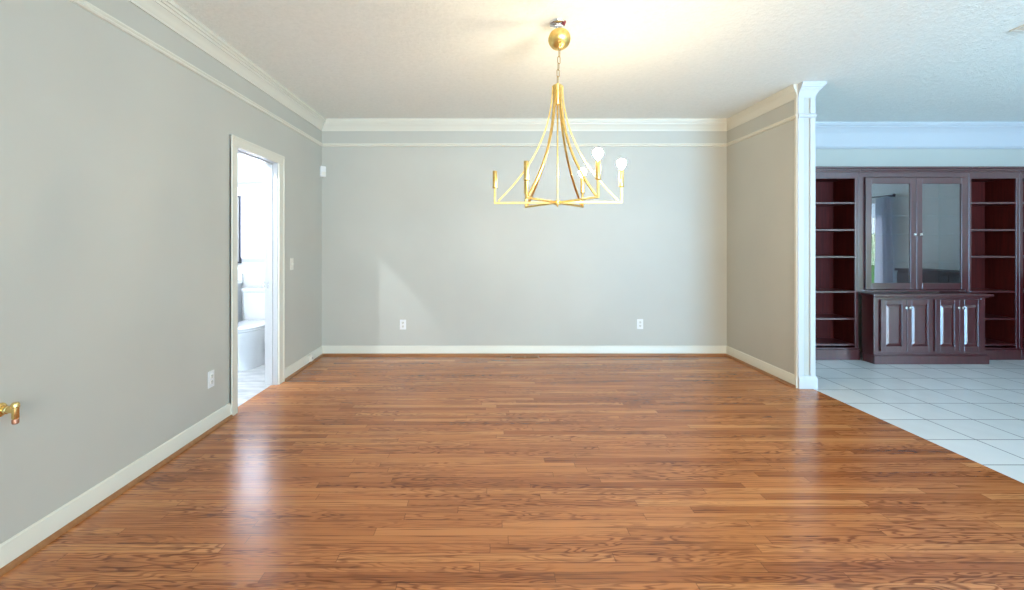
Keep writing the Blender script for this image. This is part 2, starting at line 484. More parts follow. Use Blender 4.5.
# pilaster strips on the wall end
b = new_bm()
for x0, x1 in ((XR - 0.004, XR + 0.046), (XF - 0.040, XF + 0.006)):
    box(b, x0, x1, YS - 0.014, YS, 0.105, 2.437, 0.003); box(b, x0, x1, YS - 0.014, YS, 2.474, c0, 0.003)
struct('trim_6', b, M['trim_white'])
b = new_bm(); box(b, XR - 0.012, XR, YS - 0.002, YS + 0.030, 0.105, c0, 0.002); struct('trim_7', b, M['trim'])

base = [(0, 0), (0.014, 0), (0.014, 0.088), (0.011, 0.094), (0.010, 0.104), (0.004, 0.110), (0, 0.110)]
shoe = [(0.014, 0)] + [(0.014 + 0.018 * math.cos(a), 0.021 * math.sin(a)) for a in (0, PI/8, PI/4, 3*PI/8, PI/2)]
CY0, CY1 = 3.456, 4.354     # outer edges of the door casing
runs = {'left_near': [(XL, Y0), (XL, CY0)], 'left_far_and_back': None}
def skirting(side, path, m):
    b = new_bm(); sweep(b, path, base); o = struct('baseboard_' + side, b, m, smooth=True)
    b = new_bm(); sweep(b, path, shoe); obj('shoe_moulding', b, M['shoe'], o, True)
skirting('left', [(XL, Y0), (XL, CY0)], M['trim'])
skirting('left_corner', [(XL, CY1), (XL, YB - 0.0)], M['trim'])
skirting('back', [(XL, YB), (XR, YB)], M['trim'])
skirting('right', [(XR, YB), (XR, YS)], M['trim'])
b = new_bm(); sweep(b, [(XR, YS), (XF, YS), (XF, 5.15)], [(u * 1.5, z * 1.05) for u, z in base]); struct('baseboard_end', b, M['trim_white'], smooth=True)
b = new_bm(); sweep(b, [(XW, 5.0), (XW, Y0), (XL, Y0)], base); struct('baseboard_front', b, M['trim_white'], smooth=True)
b = new_bm(); sweep(b, [(BX0, BY0), (BX0, YB), (XL - WT - 0.004, YB), (XL - WT - 0.004, DY1 + 0.1)], base); struct('baseboard_bathroom', b, M['trim_white'], smooth=True)

# bathroom doorway: casing, jamb, stop, strike plate
b = new_bm()
def casing(bm, x0, sgn, prof_t):
    z1, z0i = 2.127, DH
    for a, c in ((CY0, DY0 - 0.005), (DY1 + 0.005, CY1)):
        box(bm, min(x0, x0 + sgn*prof_t), max(x0, x0 + sgn*prof_t), a, c, 0, z0i + 0.002, 0.004)
    box(bm, min(x0, x0 + sgn*prof_t), max(x0, x0 + sgn*prof_t), CY0, CY1, z0i + 0.002, z1, 0.004)
    # raised outer bead
    t2 = prof_t + 0.006
    for a, c in ((CY0, CY0 + 0.018), (CY1 - 0.018, CY1)):
        box(bm, min(x0, x0 + sgn*t2), max(x0, x0 + sgn*t2), a, c, 0, z1 - 0.018, 0.004)
    box(bm, min(x0, x0 + sgn*t2), max(x0, x0 + sgn*t2), CY0, CY1, z1 - 0.018, z1, 0.004)
casing(b, XL, 1, 0.017)
door = struct('door_1', b, M['trim'])
b = new_bm()
x0, x1 = XL - WT - 0.004, XL
box(b, x0, x1, DY0 - 0.019, DY0, 0, DH + 0.019); box(b, x0, x1, DY1, DY1 + 0.019, 0, DH + 0.019); box(b, x0, x1, DY0, DY1, DH, DH + 0.019)
for a, c in ((DY0, DY0 + 0.011), (DY1 - 0.011, DY1)): box(b, XL - 0.075, XL - 0.04, a, c, 0, DH, 0.002)
box(b, XL - 0.075, XL - 0.04, DY0 + 0.011, DY1 - 0.011, DH - 0.011, DH, 0.002)
casing(b, x0, -1, 0.015)
obj('jamb', b, M['trim_white'], door)
b = new_bm(); box(b, XL - 0.125, XL - 0.085, DY1 - 0.003, DY1 + 0.001, 0.89, 0.955, 0.001)
box(b, XL - 0.135, XL - 0.122, DY1 - 0.012, DY1 - 0.001, 0.905, 0.94, 0.002)
obj('strike_plate', b, M['chrome'], door)

# ================================================================== chandelier
CX, CYY, CZ = 0.452, 2.99, 1.572     # centre of the ring of arms
ch = thing('chandelier', 'gold six-arm chandelier with curved ribs and candle lights, hanging over the bare floor', 'chandelier', (CX, CYY, CZ), math.radians(-4.5))
R = 0.408
def place(k): return Matrix.Rotation(k * PI / 3, 4, 'Z')
def bar(bm, p, q, w, h, mtx=None):
    """square bar from p to q lying in the xz plane"""
    p, q = Vector(p), Vector(q); d = (q - p); L = d.length; ang = math.atan2(d.z, d.x)
    m2 = Matrix.Translation(p) @ Matrix.Rotation(-ang, 4, 'Y')
    if mtx is not None: m2 = mtx @ m2
    box(bm, 0, L, -w/2, w/2, -h/2, h/2, 0.0015, m2)
def catmull(P, n):
    out = []
    P = [Vector(p) for p in P]; Q = [2*P[0]-P[1]] + P + [2*P[-1]-P[-2]]
    for i in range(1, len(Q) - 2):
        for k in range(n):
            t = k / n; a, b_, c, d = Q[i-1], Q[i], Q[i+1], Q[i+2]
            out.append(0.5*((2*b_) + (c-a)*t + (2*a-5*b_+4*c-d)*t*t + (3*b_-a-3*c+d)*t**3))
    out.append(P[-1]); return out
prof = catmull([(0.078*R, 0, 1.86*R), (0.085*R, 0, 1.70*R), (0.110*R, 0, 1.50*R), (0.20*R, 0, 1.14*R), (0.39*R, 0, 0.72*R), (0.67*R, 0, 0.325*R), (0.945*R, 0, 0.012)], 5)
lit = {0, 1, 5}
# rotation indices: 0 right, 1 far right, 2 far left, 3 left, 4 near left, 5 near right
for k in range(6):
    mk = place(k)
    b = new_bm()
    rings = []
    for i, p in enumerate(prof):
        a = prof[max(0, i-1)]; c = prof[min(len(prof)-1, i+1)]; t = (c - a).normalized(); nn = Vector((-t.z, 0, t.x)); w = 0.0068; h = 0.0045
        rings.append([mk @ (p + Vector((0, w, 0)) * s1 + nn * h * s2) for s1, s2 in ((-1, -1), (1, -1), (1, 1), (-1, 1))])
    loft(b, rings); obj('rib', b, M['gold'], ch)
    b = new_bm(); bar(b, (0.015, 0, 0), (R + 0.006, 0, 0), 0.014, 0.013, mk)
    arm = obj('arm', b, M['gold'], ch)
    b = new_bm(); box(b, R - 0.007, R + 0.007, -0.007, 0.007, 0.004, 0.100, 0.0015, mk); obj('post', b, M['gold'], arm)
    off = mk @ Matrix.Translation((R, 0, 0))
    b = new_bm(); lathe(b, [(0, 0.096), (0.010, 0.096), (0.017, 0.102), (0.017, 0.108), (0.013, 0.110), (0, 0.110)], off, 16); obj('candle_cup', b, M['gold'], arm, True)
    b = new_bm(); lathe(b, [(0, 0.108), (0.0145, 0.108), (0.0145, 0.208), (0.0125, 0.211), (0.0125, 0.206), (0, 0.206)], off, 16)
    sl = obj('candle_sleeve', b, M['gold'], ch, True)
    if k in lit:
        b = new_bm(); rb = 0.028; zc = 0.250
        pr = [(0, 0.206), (0.009, 0.207), (0.010, 0.218)] + [(rb * math.sin(a), zc - rb * math.cos(a)) for a in [PI * (0.16 + 0.84 * i / 10) for i in range(10)]] + [(0, zc + rb)]
        lathe(b, pr, off, 20); o = obj('bulb', b, M['bulb'], sl, True); o['label'] = 'lit globe bulb'
b = new_bm(); lathe(b, [(0, -0.030), (0.004, -0.028), (0.006, -0.022), (0.004, -0.018), (0.020, -0.014), (0.022, -0.008), (0.022, 0.012), (0.012, 0.016), (0, 0.016)], None, 20); obj('hub', b, M['gold'], ch, True)
b = new_bm(); lathe(b, [(0, 0.01), (0.0055, 0.01), (0.0055, 1.72*R), (0, 1.72*R)], None, 12); obj('centre_rod', b, M['gold'], ch, True)
b = new_bm(); lathe(b, [(0, 1.55*R), (0.020, 1.56*R), (0.027, 1.64*R), (0.029, 1.84*R), (0.030, 1.87*R), (0.012, 1.885*R), (0.008, 1.90*R), (0, 1.90*R)], None, 20); obj('crown_cap', b, M['gold'], ch, True)
# loose canopy, tipped over on the chain
zt = 1.90 * R
dz = 2.633 - CZ
til = math.radians(50)
dm = Matrix.Translation((0.012, 0.0, dz)) @ Matrix.Rotation(-til, 4, 'X')
rc = 0.072
b = new_bm()
dome = [(0, -0.046), (0.012, -0.046), (0.03, -0.041), (0.048, -0.031), (0.060, -0.018), (0.066, -0.006), (0.070, -0.004), (rc, 0), (rc, 0.004), (0.066, 0.004), (0.056, -0.014), (0.04, -0.031), (0.02, -0.041), (0, -0.0415)]
lathe(b, dome, dm, 36); cano = obj('canopy', b, M['gold'], ch, True); cano['label'] = 'loose gold dome canopy tipped on the chain'
apex = dm @ Vector((0, 0, -0.052))
b = new_bm(); tube(b, [(apex.x + 0.011*math.cos(a), apex.y, apex.z - 0.003 + 0.011*math.sin(a)) for a in [2*PI*i/16 for i in range(16)]], 0.0028, 8, True); obj('canopy_loop', b, M['gold'], cano, True)
# chain
top = Vector((apex.x, apex.y, apex.z - 0.010)); bot = Vector((0, 0, zt + 0.002))
nl = 6
for i in range(nl):
    t = (i + 0.5) / nl; c = top.lerp(bot, t); hl = (top - bot).length / nl / 2 + 0.003
    ang = i * PI / 2 + 0.35; d = Vector((math.cos(ang), math.sin(ang), 0)); pts = []
    for q in range(20):
        a = 2*PI*q/20; cx_ = math.cos(a); sz = math.sin(a)
        pts.append(c + d * (0.0085 * cx_) + Vector((0, 0, 1)) * ((hl - 0.0085) * (1 if sz > 0 else -1) + 0.0085 * sz))
    b = new_bm(); tube(b, pts, 0.0023, 6, True); obj('chain_link', b, M['antique_brass'], ch, True)
# ceiling bracket and wire
zc_ = H - CZ
b = new_bm(); lathe(b, [(0, zc_ - 0.016), (0.044, zc_ - 0.016), (0.050, zc_ - 0.012), (0.053, zc_), (0, zc_)], None, 28)
box(b, -0.048, 0.048, -0.009, 0.009, zc_ - 0.026, zc_ - 0.016, 0.002)
lathe(b, [(0, zc_ - 0.05), (0.006, zc_ - 0.05), (0.006, zc_ - 0.02), (0, zc_ - 0.02)], None, 12)
lathe(b, [(0, zc_ - 0.045), (0.010, zc_ - 0.045), (0.010, zc_ - 0.036), (0, zc_ - 0.036)], None, 6)
br = obj('ceiling_bracket', b, M['chrome'], ch, True); br['label'] = 'chrome mounting bracket on the ceiling'
b = new_bm(); lathe(b, [(0, 0), (0.010, 0.001), (0.008, 0.024), (0.004, 0.028), (0, 0.028)], Matrix.Translation((0.036, -0.022, zc_ - 0.028)) @ Matrix.Rotation(0.5, 4, 'Y'), 12); obj('wire_nut', b, M['red'], br, True)
b = new_bm(); tube(b, [(0, 0, zc_ - 0.045), (0.002, 0.002, zc_ - 0.06), (0.008, 0.004, dz + 0.02), (0.012, -0.004, dz - 0.005), tuple(apex + Vector((0, 0.01, 0.008)))], 0.003, 8); obj('wire', b, M['gold'], ch, True)

# ================================================================== built-in mahogany wall unit
YC, YBK = 5.17, YF - 0.008          # front and back of the tall units
ZT = 2.165                          # top of the tall units
def bookcase(x0, x1, sl, sr, label):
    """open bay between x0 and x1 with stiles sl / sr wide"""
    t = thing('bookcase', label, 'bookcase', ((x0 + x1) / 2, YC, 0), 0, 'open bookcases of the built-in wall unit')
    L = (x0 + x1) / 2
    def o(name, bm, m=M['mahogany'], par=t, sm=False): return obj(name, bm, m, par, sm)
    a, c = x0 - L, x1 - L; A, Cc = a - sl, c + sr; D = YBK - YC
    b = new_bm()
    box(b, A + 0.001, a, 0.02, D, 0.10, ZT - 0.1); box(b, c, Cc - 0.001, 0.02, D, 0.10, ZT - 0.1)
    box(b, a, c, D - 0.018, D, 0.10, ZT - 0.1); box(b, a, c, 0.02, D - 0.018, 2.04, 2.065)
    o('carcass', b, M['mahogany_inside'])
    b = new_bm()
    box(b, A + 0.001, a, 0, 0.02, 0.13, 2.034, 0.002); box(b, c, Cc - 0.001, 0, 0.02, 0.13, 2.034, 0.002); box(b, A + 0.001, Cc - 0.001, 0, 0.02, 2.034, ZT - 0.06, 0.002)
    o('face_frame', b)
    for z in (1.760, 1.456, 1.153, 0.760, 0.456, 0.165):
        b = new_bm(); box(b, a + 0.001, c - 0.001, 0.004, D - 0.02, z - 0.011, z + 0.011, 0.003); o('shelf', b)
    b = new_bm(); box(b, A + 0.001, Cc - 0.001, -0.022, D, 0.0, 0.115, 0.004); box(b, A + 0.001, Cc - 0.001, -0.012, 0.02, 0.115, 0.135, 0.006); o('plinth', b)
    b = new_bm()
    for u, z0, z1 in ((0.012, ZT - 0.062, ZT - 0.045), (0.024, ZT - 0.045, ZT - 0.022), (0.042, ZT - 0.022, ZT)):
        box(b, A + 0.001, Cc - 0.001, -u, D, z0, z1, 0.004)
    o('cornice', b)
    return t
left_bay = bookcase(3.625, 4.125, 0.08, 0.04, 'open dark red bookcase bay just right of the white wall end')
right_bay = bookcase(5.434, 5.934, 0.030, 0.038, 'open dark red bookcase bay right of the glass cabinet doors')
edge_bay = bookcase(6.014, 6.50, 0.042, 0.08, 'dark red bookcase bay cut off by the right edge of the photo')

def framed_door(name, x0, x1, z0, z1, y, st, parent, L, panel):
    """frame-and-panel door whose front face is at y; panel 'glass' or 'raised'"""
    b = new_bm(); th = 0.022
    box(b, x0-L, x0+st-L, y, y+th, z0, z1, 0.0015); box(b, x1-st-L, x1-L, y, y+th, z0, z1, 0.0015)
    box(b, x0+st-L, x1-st-L, y, y+th, z0, z0+st*1.1, 0.003); box(b, x0+st-L, x1-st-L, y, y+th, z1-st*1.1, z1, 0.003)
    d = obj(name, b, M['mahogany'], parent)
    X0, X1, Z0, Z1 = x0+st-L, x1-st-L, z0+st*1.1, z1-st*1.1
    b = new_bm()
    if panel == 'glass':
        box(b, X0 + 0.0005, X1 - 0.0005, y + 0.010, y + 0.014, Z0 + 0.0005, Z1 - 0.0005); obj('glass_pane', b, M['cabinet_glass'], d)
    else:
        e = 0.030
        r0 = [(X0, y+0.016, Z0), (X1, y+0.016, Z0), (X1, y+0.016, Z1), (X0, y+0.016, Z1)]
        r1 = [(X0+0.004, y+0.015, Z0+0.004), (X1-0.004, y+0.015, Z0+0.004), (X1-0.004, y+0.015, Z1-0.004), (X0+0.004, y+0.015, Z1-0.004)]
        r2 = [(X0+e, y+0.003, Z0+e), (X1-e, y+0.003, Z0+e), (X1-e, y+0.003, Z1-e), (X0+e, y+0.003, Z1-e)]
        r3 = [(X0+e+0.003, y+0.001, Z0+e+0.003), (X1-e-0.003, y+0.001, Z0+e+0.003), (X1-e-0.003, y+0.001, Z1-e-0.003), (X0+e+0.003, y+0.001, Z1-e-0.003)]
        loft(b, [r0, r1, r2, r3]); obj('raised_panel', b, M['mahogany'], d)
    return d
def knob(x, z, y, d, L):
    b = new_bm(); lathe(b, [(0, 0), (0.006, 0), (0.005, 0.010), (0.007, 0.014), (0.0145, 0.018), (0.016, 0.023), (0.012, 0.029), (0, 0.031)], Matrix.Translation((x - L, y, z)) @ Matrix.Rotation(PI/2, 4, 'X'), 18)
    o = obj('knob', b, M['steel'], d, True); o['label'] = 'silver knob'

# glazed upper cabinet
hx0, hx1 = 4.166, 5.403; HL = (hx0 + hx1) / 2
hut = thing('display_cabinet', 'dark mahogany cabinet with two tall glass doors above the base cupboard', 'cabinet', (HL, YC, 0.76))
D = YBK - YC; zb = 0.762
def hz(z): return z - 0.76
b = new_bm()
box(b, hx0-HL, hx0+0.02-HL, 0.02, D, hz(zb), hz(ZT-0.1)); box(b, hx1-0.02-HL, hx1-HL, 0.02, D, hz(zb), hz(ZT-0.1))
box(b, hx0+0.02-HL, hx1-0.02-HL, D-0.018, D, hz(zb), hz(ZT-0.1)); box(b, hx0+0.02-HL, hx1-0.02-HL, 0.02, D-0.018, hz(2.04), hz(2.065)); box(b, hx0+0.02-HL, hx1-0.02-HL, 0.03, D-0.018, hz(zb), hz(zb+0.02))
obj('carcass', b, M['mahogany_inside'], hut)
b = new_bm()
box(b, hx0-HL, 4.226-HL, 0, 0.02, hz(zb), hz(2.05), 0.002); box(b, 5.366-HL, hx1-HL, 0, 0.02, hz(zb), hz(2.05), 0.002)
box(b, hx0-HL, hx1-HL, 0, 0.02, hz(2.05), hz(ZT-0.06), 0.002); box(b, 4.226-HL, 5.366-HL, 0, 0.02, hz(zb), hz(0.785), 0.002)
obj('face_frame', b, M['mahogany'], hut)
for z in (1.83, 1.62, 1.41, 1.09):
    b = new_bm(); box(b, hx0+0.022-HL, hx1-0.022-HL, 0.05, D-0.02, hz(z-0.004), hz(z+0.004), 0.0015); obj('glass_shelf', b, M['shelf_glass'], hut)
b = new_bm()
for u, z0, z1 in ((0.012, ZT-0.062, ZT-0.045), (0.024, ZT-0.045, ZT-0.022), (0.042, ZT-0.022, ZT)):
    box(b, hx0-HL, hx1-HL, -u, D, hz(z0), hz(z1), 0.004)
obj('cornice', b, M['mahogany'], hut)
d = framed_door('door', 4.230, 4.792, hz(0.792), hz(2.043), -0.023, 0.063, hut, HL, 'glass'); knob(4.760, hz(1.405), -0.023, d, HL)
d = framed_door('door', 4.797, 5.362, hz(0.792), hz(2.043), -0.023, 0.063, hut, HL, 'glass'); knob(4.830, hz(1.405), -0.023, d, HL)

# base cupboard
bx0, bx1, BYF = 4.181, 5.388, 4.985; BL = (bx0 + bx1) / 2
bas = thing('base_cabinet', 'dark mahogany base cupboard with four raised-panel doors standing on the white tiles', 'cabinet', (BL, BYF, 0))
BD = 5.145 - BYF
b = new_bm(); box(b, bx0-BL, bx1-BL, 0.02, BD, 0.09, 0.722); obj('carcass', b, M['mahogany'], bas)
b = new_bm()
box(b, bx0-BL, 4.240-BL, 0, 0.02, 0.10, 0.722, 0.002); box(b, 5.342-BL, bx1-BL, 0, 0.02, 0.10, 0.722, 0.002)
box(b, 4.240-BL, 5.342-BL, 0, 0.02, 0.697, 0.722, 0.002); box(b, 4.240-BL, 5.342-BL, 0, 0.02, 0.10, 0.146, 0.002); box(b, 4.795-BL, 4.832-BL, 0, 0.02, 0.146, 0.697, 0.002)
obj('face_frame', b, M['mahogany'], bas)
b = new_bm(); box(b, 4.160-BL, 5.456-BL, -0.030, BD, 0.728, 0.757, 0.008); box(b, 4.172-BL, 5.42-BL, -0.014, BD, 0.716, 0.728, 0.004); obj('countertop', b, M['mahogany'], bas)
b = new_bm(); box(b, 4.172-BL, 5.412-BL, -0.022, BD - 0.02, 0, 0.092, 0.004); box(b, 4.176-BL, 5.402-BL, -0.012, 0.02, 0.092, 0.108, 0.005); obj('plinth', b, M['mahogany'], bas)
for x0, x1, kx in ((4.243, 4.516, 4.496), (4.521, 4.797, 4.541), (4.830, 5.084, 5.064), (5.089, 5.340, 5.109)):
    d = framed_door('door', x0, x1, 0.142, 0.700, -0.023, 0.050, bas, BL, 'raised'); knob(kx, 0.612, -0.023, d, BL)

# ================================================================== small fittings
def outlet(label, loc, rz, group):
    t = thing('wall_outlet', label, 'outlet', loc, rz, group)
    b = new_bm(); box(b, -0.036, 0.036, -0.006, 0, -0.058, 0.058, 0.003); obj('cover_plate', b, M['white_plastic'], t)
    for s in (-1, 1):
        b = new_bm(); lathe(b, [(0, 0), (0.0165, 0), (0.0165, 0.003), (0.015, 0.004), (0, 0.004)], Matrix.Translation((0, -0.0055, 0.021 * s)) @ Matrix.Rotation(PI/2, 4, 'X'), 20)
        r = obj('receptacle', b, M['cream_plastic'], t, True)
        b = new_bm()
        for dx in (-0.0065, 0.0065): box(b, dx - 0.0018, dx + 0.0018, -0.0102, -0.009, 0.021*s - 0.001, 0.021*s + 0.009)
        box(b, -0.003, 0.003, -0.0102, -0.009, 0.021*s - 0.010, 0.021*s - 0.005)
        obj('slots', b, M['slot'], r)
    return t
def pz(y, Y): return CH + (243 - y) * Y / 460
def px(x, Y): return (x - 488) * Y / 460
o1 = outlet('white outlet low on the back wall, inside the pale triangle of light', (px(403, YB), YB, pz(324.5, YB)), 0, 'white wall outlets')
dup(o1, (px(640, YB), YB, pz(324, YB)), 'white outlet low on the back wall, toward its right corner')
yl = 1.944 * 460 / (488 - 210.7)
dup(o1, (XL, yl, pz(379, yl)), 'white outlet low on the left wall, before the bathroom doorway', rz=-PI/2 + PI)

ys = 1.944 * 460 / (488 - 291.5)
sw = thing('light_switch', 'cream light switch on the left wall beside the bathroom doorway', 'light switch', (XL, ys, pz(264, ys)), PI/2)
b = new_bm(); box(b, -0.036, 0.036, -0.006, 0, -0.058, 0.058, 0.003); obj('cover_plate', b, M['cream_plastic'], sw)
b = new_bm(); box(b, -0.005, 0.005, -0.020, -0.004, -0.004, 0.012, 0.002, Matrix.Rotation(0.25, 4, 'X')); obj('toggle', b, M['cream_plastic'], sw)

ms = thing('motion_sensor', 'small white motion sensor high in the corner beside the doorway', 'motion sensor', (XL + 0.026, YB - 0.040, pz(172, YB)), math.radians(50))
b = new_bm(); box(b, -0.035, 0.035, -0.018, 0.018, -0.062, 0.062, 0.008); obj('housing', b, M['white_plastic'], ms, True)
b = new_bm(); box(b, -0.026, 0.026, -0.0215, -0.016, -0.048, -0.004, 0.005); obj('lens', b, M['cream_plastic'], ms, True)
b = new_bm(); box(b, -0.012, 0.012, 0.016, 0.026, -0.03, 0.03, 0.002); obj('bracket', b, M['white_plastic'], ms)

yj = 4.99
jk = thing('phone_jack', 'small cream phone jack box on the baseboard near the left corner', 'phone jack', (XL + 0.014, yj, 0.062), PI/2)
b = new_bm(); box(b, -0.034, 0.034, -0.028, 0, -0.032, 0.036, 0.005); obj('housing', b, M['cream_plastic'], jk, True)
b = new_bm(); box(b, -0.008, 0.008, -0.029, -0.020, -0.008, 0.006); obj('socket', b, M['slot'], jk)

fv = thing('floor_vent', 'wooden floor vent set in the oak floor by the back wall', 'vent', (px(525, 5.27), 5.275, 0))
b = new_bm()
box(b, -0.165, 0.165, -0.050, -0.036, 0, 0.005, 0.002); box(b, -0.165, 0.165, 0.036, 0.050, 0, 0.005, 0.002)
box(b, -0.165, -0.145, -0.036, 0.036, 0, 0.005, 0.002); box(b, 0.145, 0.165, -0.036, 0.036, 0, 0.005, 0.002); box(b, -0.010, 0.010, -0.036, 0.036, 0, 0.005, 0.001)
for s in range(1, 6): box(b, -0.145, 0.145, -0.036 + s*0.012 - 0.002, -0.036 + s*0.012 + 0.002, 0.001, 0.0045)
obj('grille', b, M['vent_wood'], fv)
b = new_bm(); box(b, -0.146, 0.146, -0.037, 0.037, 0.0002, 0.0012); obj('duct_opening', b, M['slot'], fv)

cv = thing('ceiling_vent', 'pale ceiling air vent at the right edge of the photo', 'vent', (3.595, 2.94, H))
b = new_bm()
box(b, -0.075, -0.055, -0.17, 0.17, -0.010, 0, 0.003); box(b, 0.055, 0.075, -0.17, 0.17, -0.010, 0, 0.003)
box(b, -0.055, 0.055, -0.17, -0.15, -0.010, 0, 0.003); box(b, -0.055, 0.055, 0.15, 0.17, -0.010, 0, 0.003)
obj('frame', b, M['cream_plastic'], cv)
for s in range(8):
    b = new_bm(); box(b, -0.007, 0.007, -0.15, 0.15, -0.0008, 0.0008, 0, Matrix.Translation((-0.049 + 0.014*s, 0, -0.006)) @ Matrix.Rotation(0.6, 4, 'Y')); obj('louvre', b, M['cream_plastic'], cv)
b = new_bm(); box(b, -0.056, 0.056, -0.151, 0.151, -0.0008, -0.0002); obj('duct_opening', b, M['slot'], cv)

# brass bracket on the left wall at the photo's left edge
yb_ = 1.832
bk = thing('wall_bracket', 'brass wall bracket with a stubby copper-tipped end at the left edge', 'bracket', (XL, yb_, pz(410, yb_)), 0)
RY = Matrix.Rotation(PI/2, 4, 'Y')
b = new_bm(); lathe(b, [(0, 0), (0.028, 0), (0.028, 0.004), (0.023, 0.008), (0.018, 0.011), (0.0175, 0.016), (0, 0.016)], RY, 24); obj('wall_flange', b, M['brass'], bk, True)
b = new_bm(); lathe(b, [(0, 0.014), (0.0135, 0.014), (0.0135, 0.026), (0.0155, 0.027), (0.0155, 0.031), (0.0130, 0.033), (0.0125, 0.060), (0, 0.060)], RY, 22); obj('stem', b, M['brass'], bk, True)
b = new_bm(); lathe(b, [(0, -0.034), (0.0110, -0.034), (0.0122, -0.031), (0.0118, 0.010), (0.0138, 0.012), (0.0138, 0.024), (0.010, 0.030), (0, 0.031)], Matrix.Translation((0.062, 0, 0)), 22); obj('cross_post', b, M['brass'], bk, True)
b = new_bm(); lathe(b, [(0, -0.056), (0.009, -0.055), (0.0115, -0.052), (0.0115, -0.038), (0.009, -0.033), (0, -0.033)], Matrix.Translation((0.062, 0, 0)), 22); o = obj('tip', b, M['copper'], bk, True); o['label'] = 'copper-brown tip'

# ================================================================== bathroom
TX = -2.545
toi = thing('toilet', 'white toilet with closed lid seen through the bathroom doorway', 'toilet', (TX, 5.36, 0))
def ell(cx, cy, rx, ry, z, n=28, back=None):
    out = []
    for i in range(n):
        a = 2*PI*i/n; x = cx + rx*math.cos(a); y = cy + ry*math.sin(a)
        if back is not None: y = min(y, back)
        out.append((x, y, z))
    return out
b = new_bm()
loft(b, [ell(0, -0.42, 0.115, 0.235, 0.0), ell(0, -0.42, 0.118, 0.238, 0.02), ell(0, -0.42, 0.108, 0.225, 0.06), ell(0, -0.43, 0.110, 0.225, 0.14),
         ell(0, -0.45, 0.135, 0.245, 0.23), ell(0, -0.465, 0.170, 0.275, 0.32), ell(0, -0.47, 0.185, 0.292, 0.38), ell(0, -0.47, 0.186, 0.294, 0.405), ell(0, -0.47, 0.178, 0.285, 0.410)])
box(b, -0.13, 0.13, -0.26, -0.03, 0.24, 0.405, 0.02)
obj('bowl', b, M['ceramic'], toi, True)
b = new_bm(); loft(b, [ell(0, -0.475, 0.182, 0.292, 0.411, back=-0.225), ell(0, -0.475, 0.190, 0.298, 0.416, back=-0.225), ell(0, -0.475, 0.190, 0.298, 0.426, back=-0.225), ell(0, -0.475, 0.184, 0.292, 0.430, back=-0.225)]); obj('seat', b, M['ceramic'], toi, True)
b = new_bm(); loft(b, [ell(0, -0.475, 0.186, 0.294, 0.432, back=-0.222), ell(0, -0.475, 0.192, 0.300, 0.437, back=-0.222), ell(0, -0.475, 0.192, 0.300, 0.446, back=-0.222), ell(0, -0.472, 0.180, 0.285, 0.456, back=-0.222), ell(0, -0.46, 0.10, 0.19, 0.460, back=-0.222)]); obj('lid', b, M['ceramic'], toi, True)
def rrect(cx, cy, hx, hy, r, z, n=6):
    out = []
    for sx, sy, a0 in ((1, 1, 0), (-1, 1, PI/2), (-1, -1, PI), (1, -1, 3*PI/2)):
        for i in range(n + 1):
            a = a0 + PI/2*i/n; out.append((cx + sx*(hx-r) + r*math.cos(a), cy + sy*(hy-r) + r*math.sin(a), z))
    return out
b = new_bm(); loft(b, [rrect(0, -0.10, 0.195, 0.085, 0.03, 0.405), rrect(0, -0.10, 0.205, 0.092, 0.035, 0.45), rrect(0, -0.105, 0.222, 0.097, 0.035, 0.755)]); obj('tank', b, M['ceramic'], toi, True)
b = new_bm(); loft(b, [rrect(0, -0.105, 0.226, 0.101, 0.035, 0.757), rrect(0, -0.105, 0.233, 0.104, 0.038, 0.764), rrect(0, -0.105, 0.233, 0.104, 0.038, 0.786), rrect(0, -0.105, 0.222, 0.095, 0.035, 0.797)]); obj('tank_lid', b, M['ceramic'], toi, True)
b = new_bm(); box(b, 0.165, 0.185, -0.225, -0.198, 0.69, 0.71, 0.003); box(b, 0.10, 0.185, -0.230, -0.222, 0.693, 0.707, 0.003); obj('flush_handle', b, M['chrome'], toi, True)

van = thing('vanity_cabinet', 'white vanity cabinet edge beside the toilet, seen through the bathroom doorway', 'cabinet', (-3.23, 5.362, 0))
b = new_bm(); box(b, -0.36, 0.36, -0.46, 0, 0.09, 0.84); box(b, -0.35, 0.35, -0.40, 0, 0, 0.09); obj('body', b, M['trim_white'], van)
b = new_bm(); box(b, -0.375, 0.375, -0.49, 0, 0.84, 0.875, 0.006); box(b, -0.375, 0.375, -0.02, 0, 0.875, 0.95, 0.004); obj('countertop', b, M['ceramic'], van)
for s in (-1, 1):
    b = new_bm(); box(b, min(s*0.01, s*0.34), max(s*0.01, s*0.34), -0.480, -0.461, 0.13, 0.81, 0.004); dd = obj('door', b, M['trim_white'], van)
    b = new_bm(); lathe(b, [(0, 0), (0.006, 0), (0.006, 0.012), (0.014, 0.018), (0.010, 0.026), (0, 0.027)], Matrix.Translation((s*0.04, -0.480, 0.55)) @ Matrix.Rotation(PI/2, 4, 'X'), 14); obj('knob', b, M['chrome'], dd, True)

mi = thing('wall_mirror', 'dark-edged grey mirror hanging beside the bright bathroom window', 'mirror', (-3.14, YB, 1.468))
b = new_bm()
for x0, x1, z0, z1 in ((-0.26, 0.26, 0.375, 0.395), (-0.26, 0.26, -0.395, -0.375), (-0.26, -0.24, -0.375, 0.375), (0.24, 0.26, -0.375, 0.375)): box(b, x0, x1, -0.035, -0.001, z0, z1, 0.003)
obj('frame', b, M['dark_metal'], mi)
b = new_bm(); box(b, -0.241, 0.241, -0.022, -0.012, -0.376, 0.376); obj('glass', b, M['mirror'], mi)

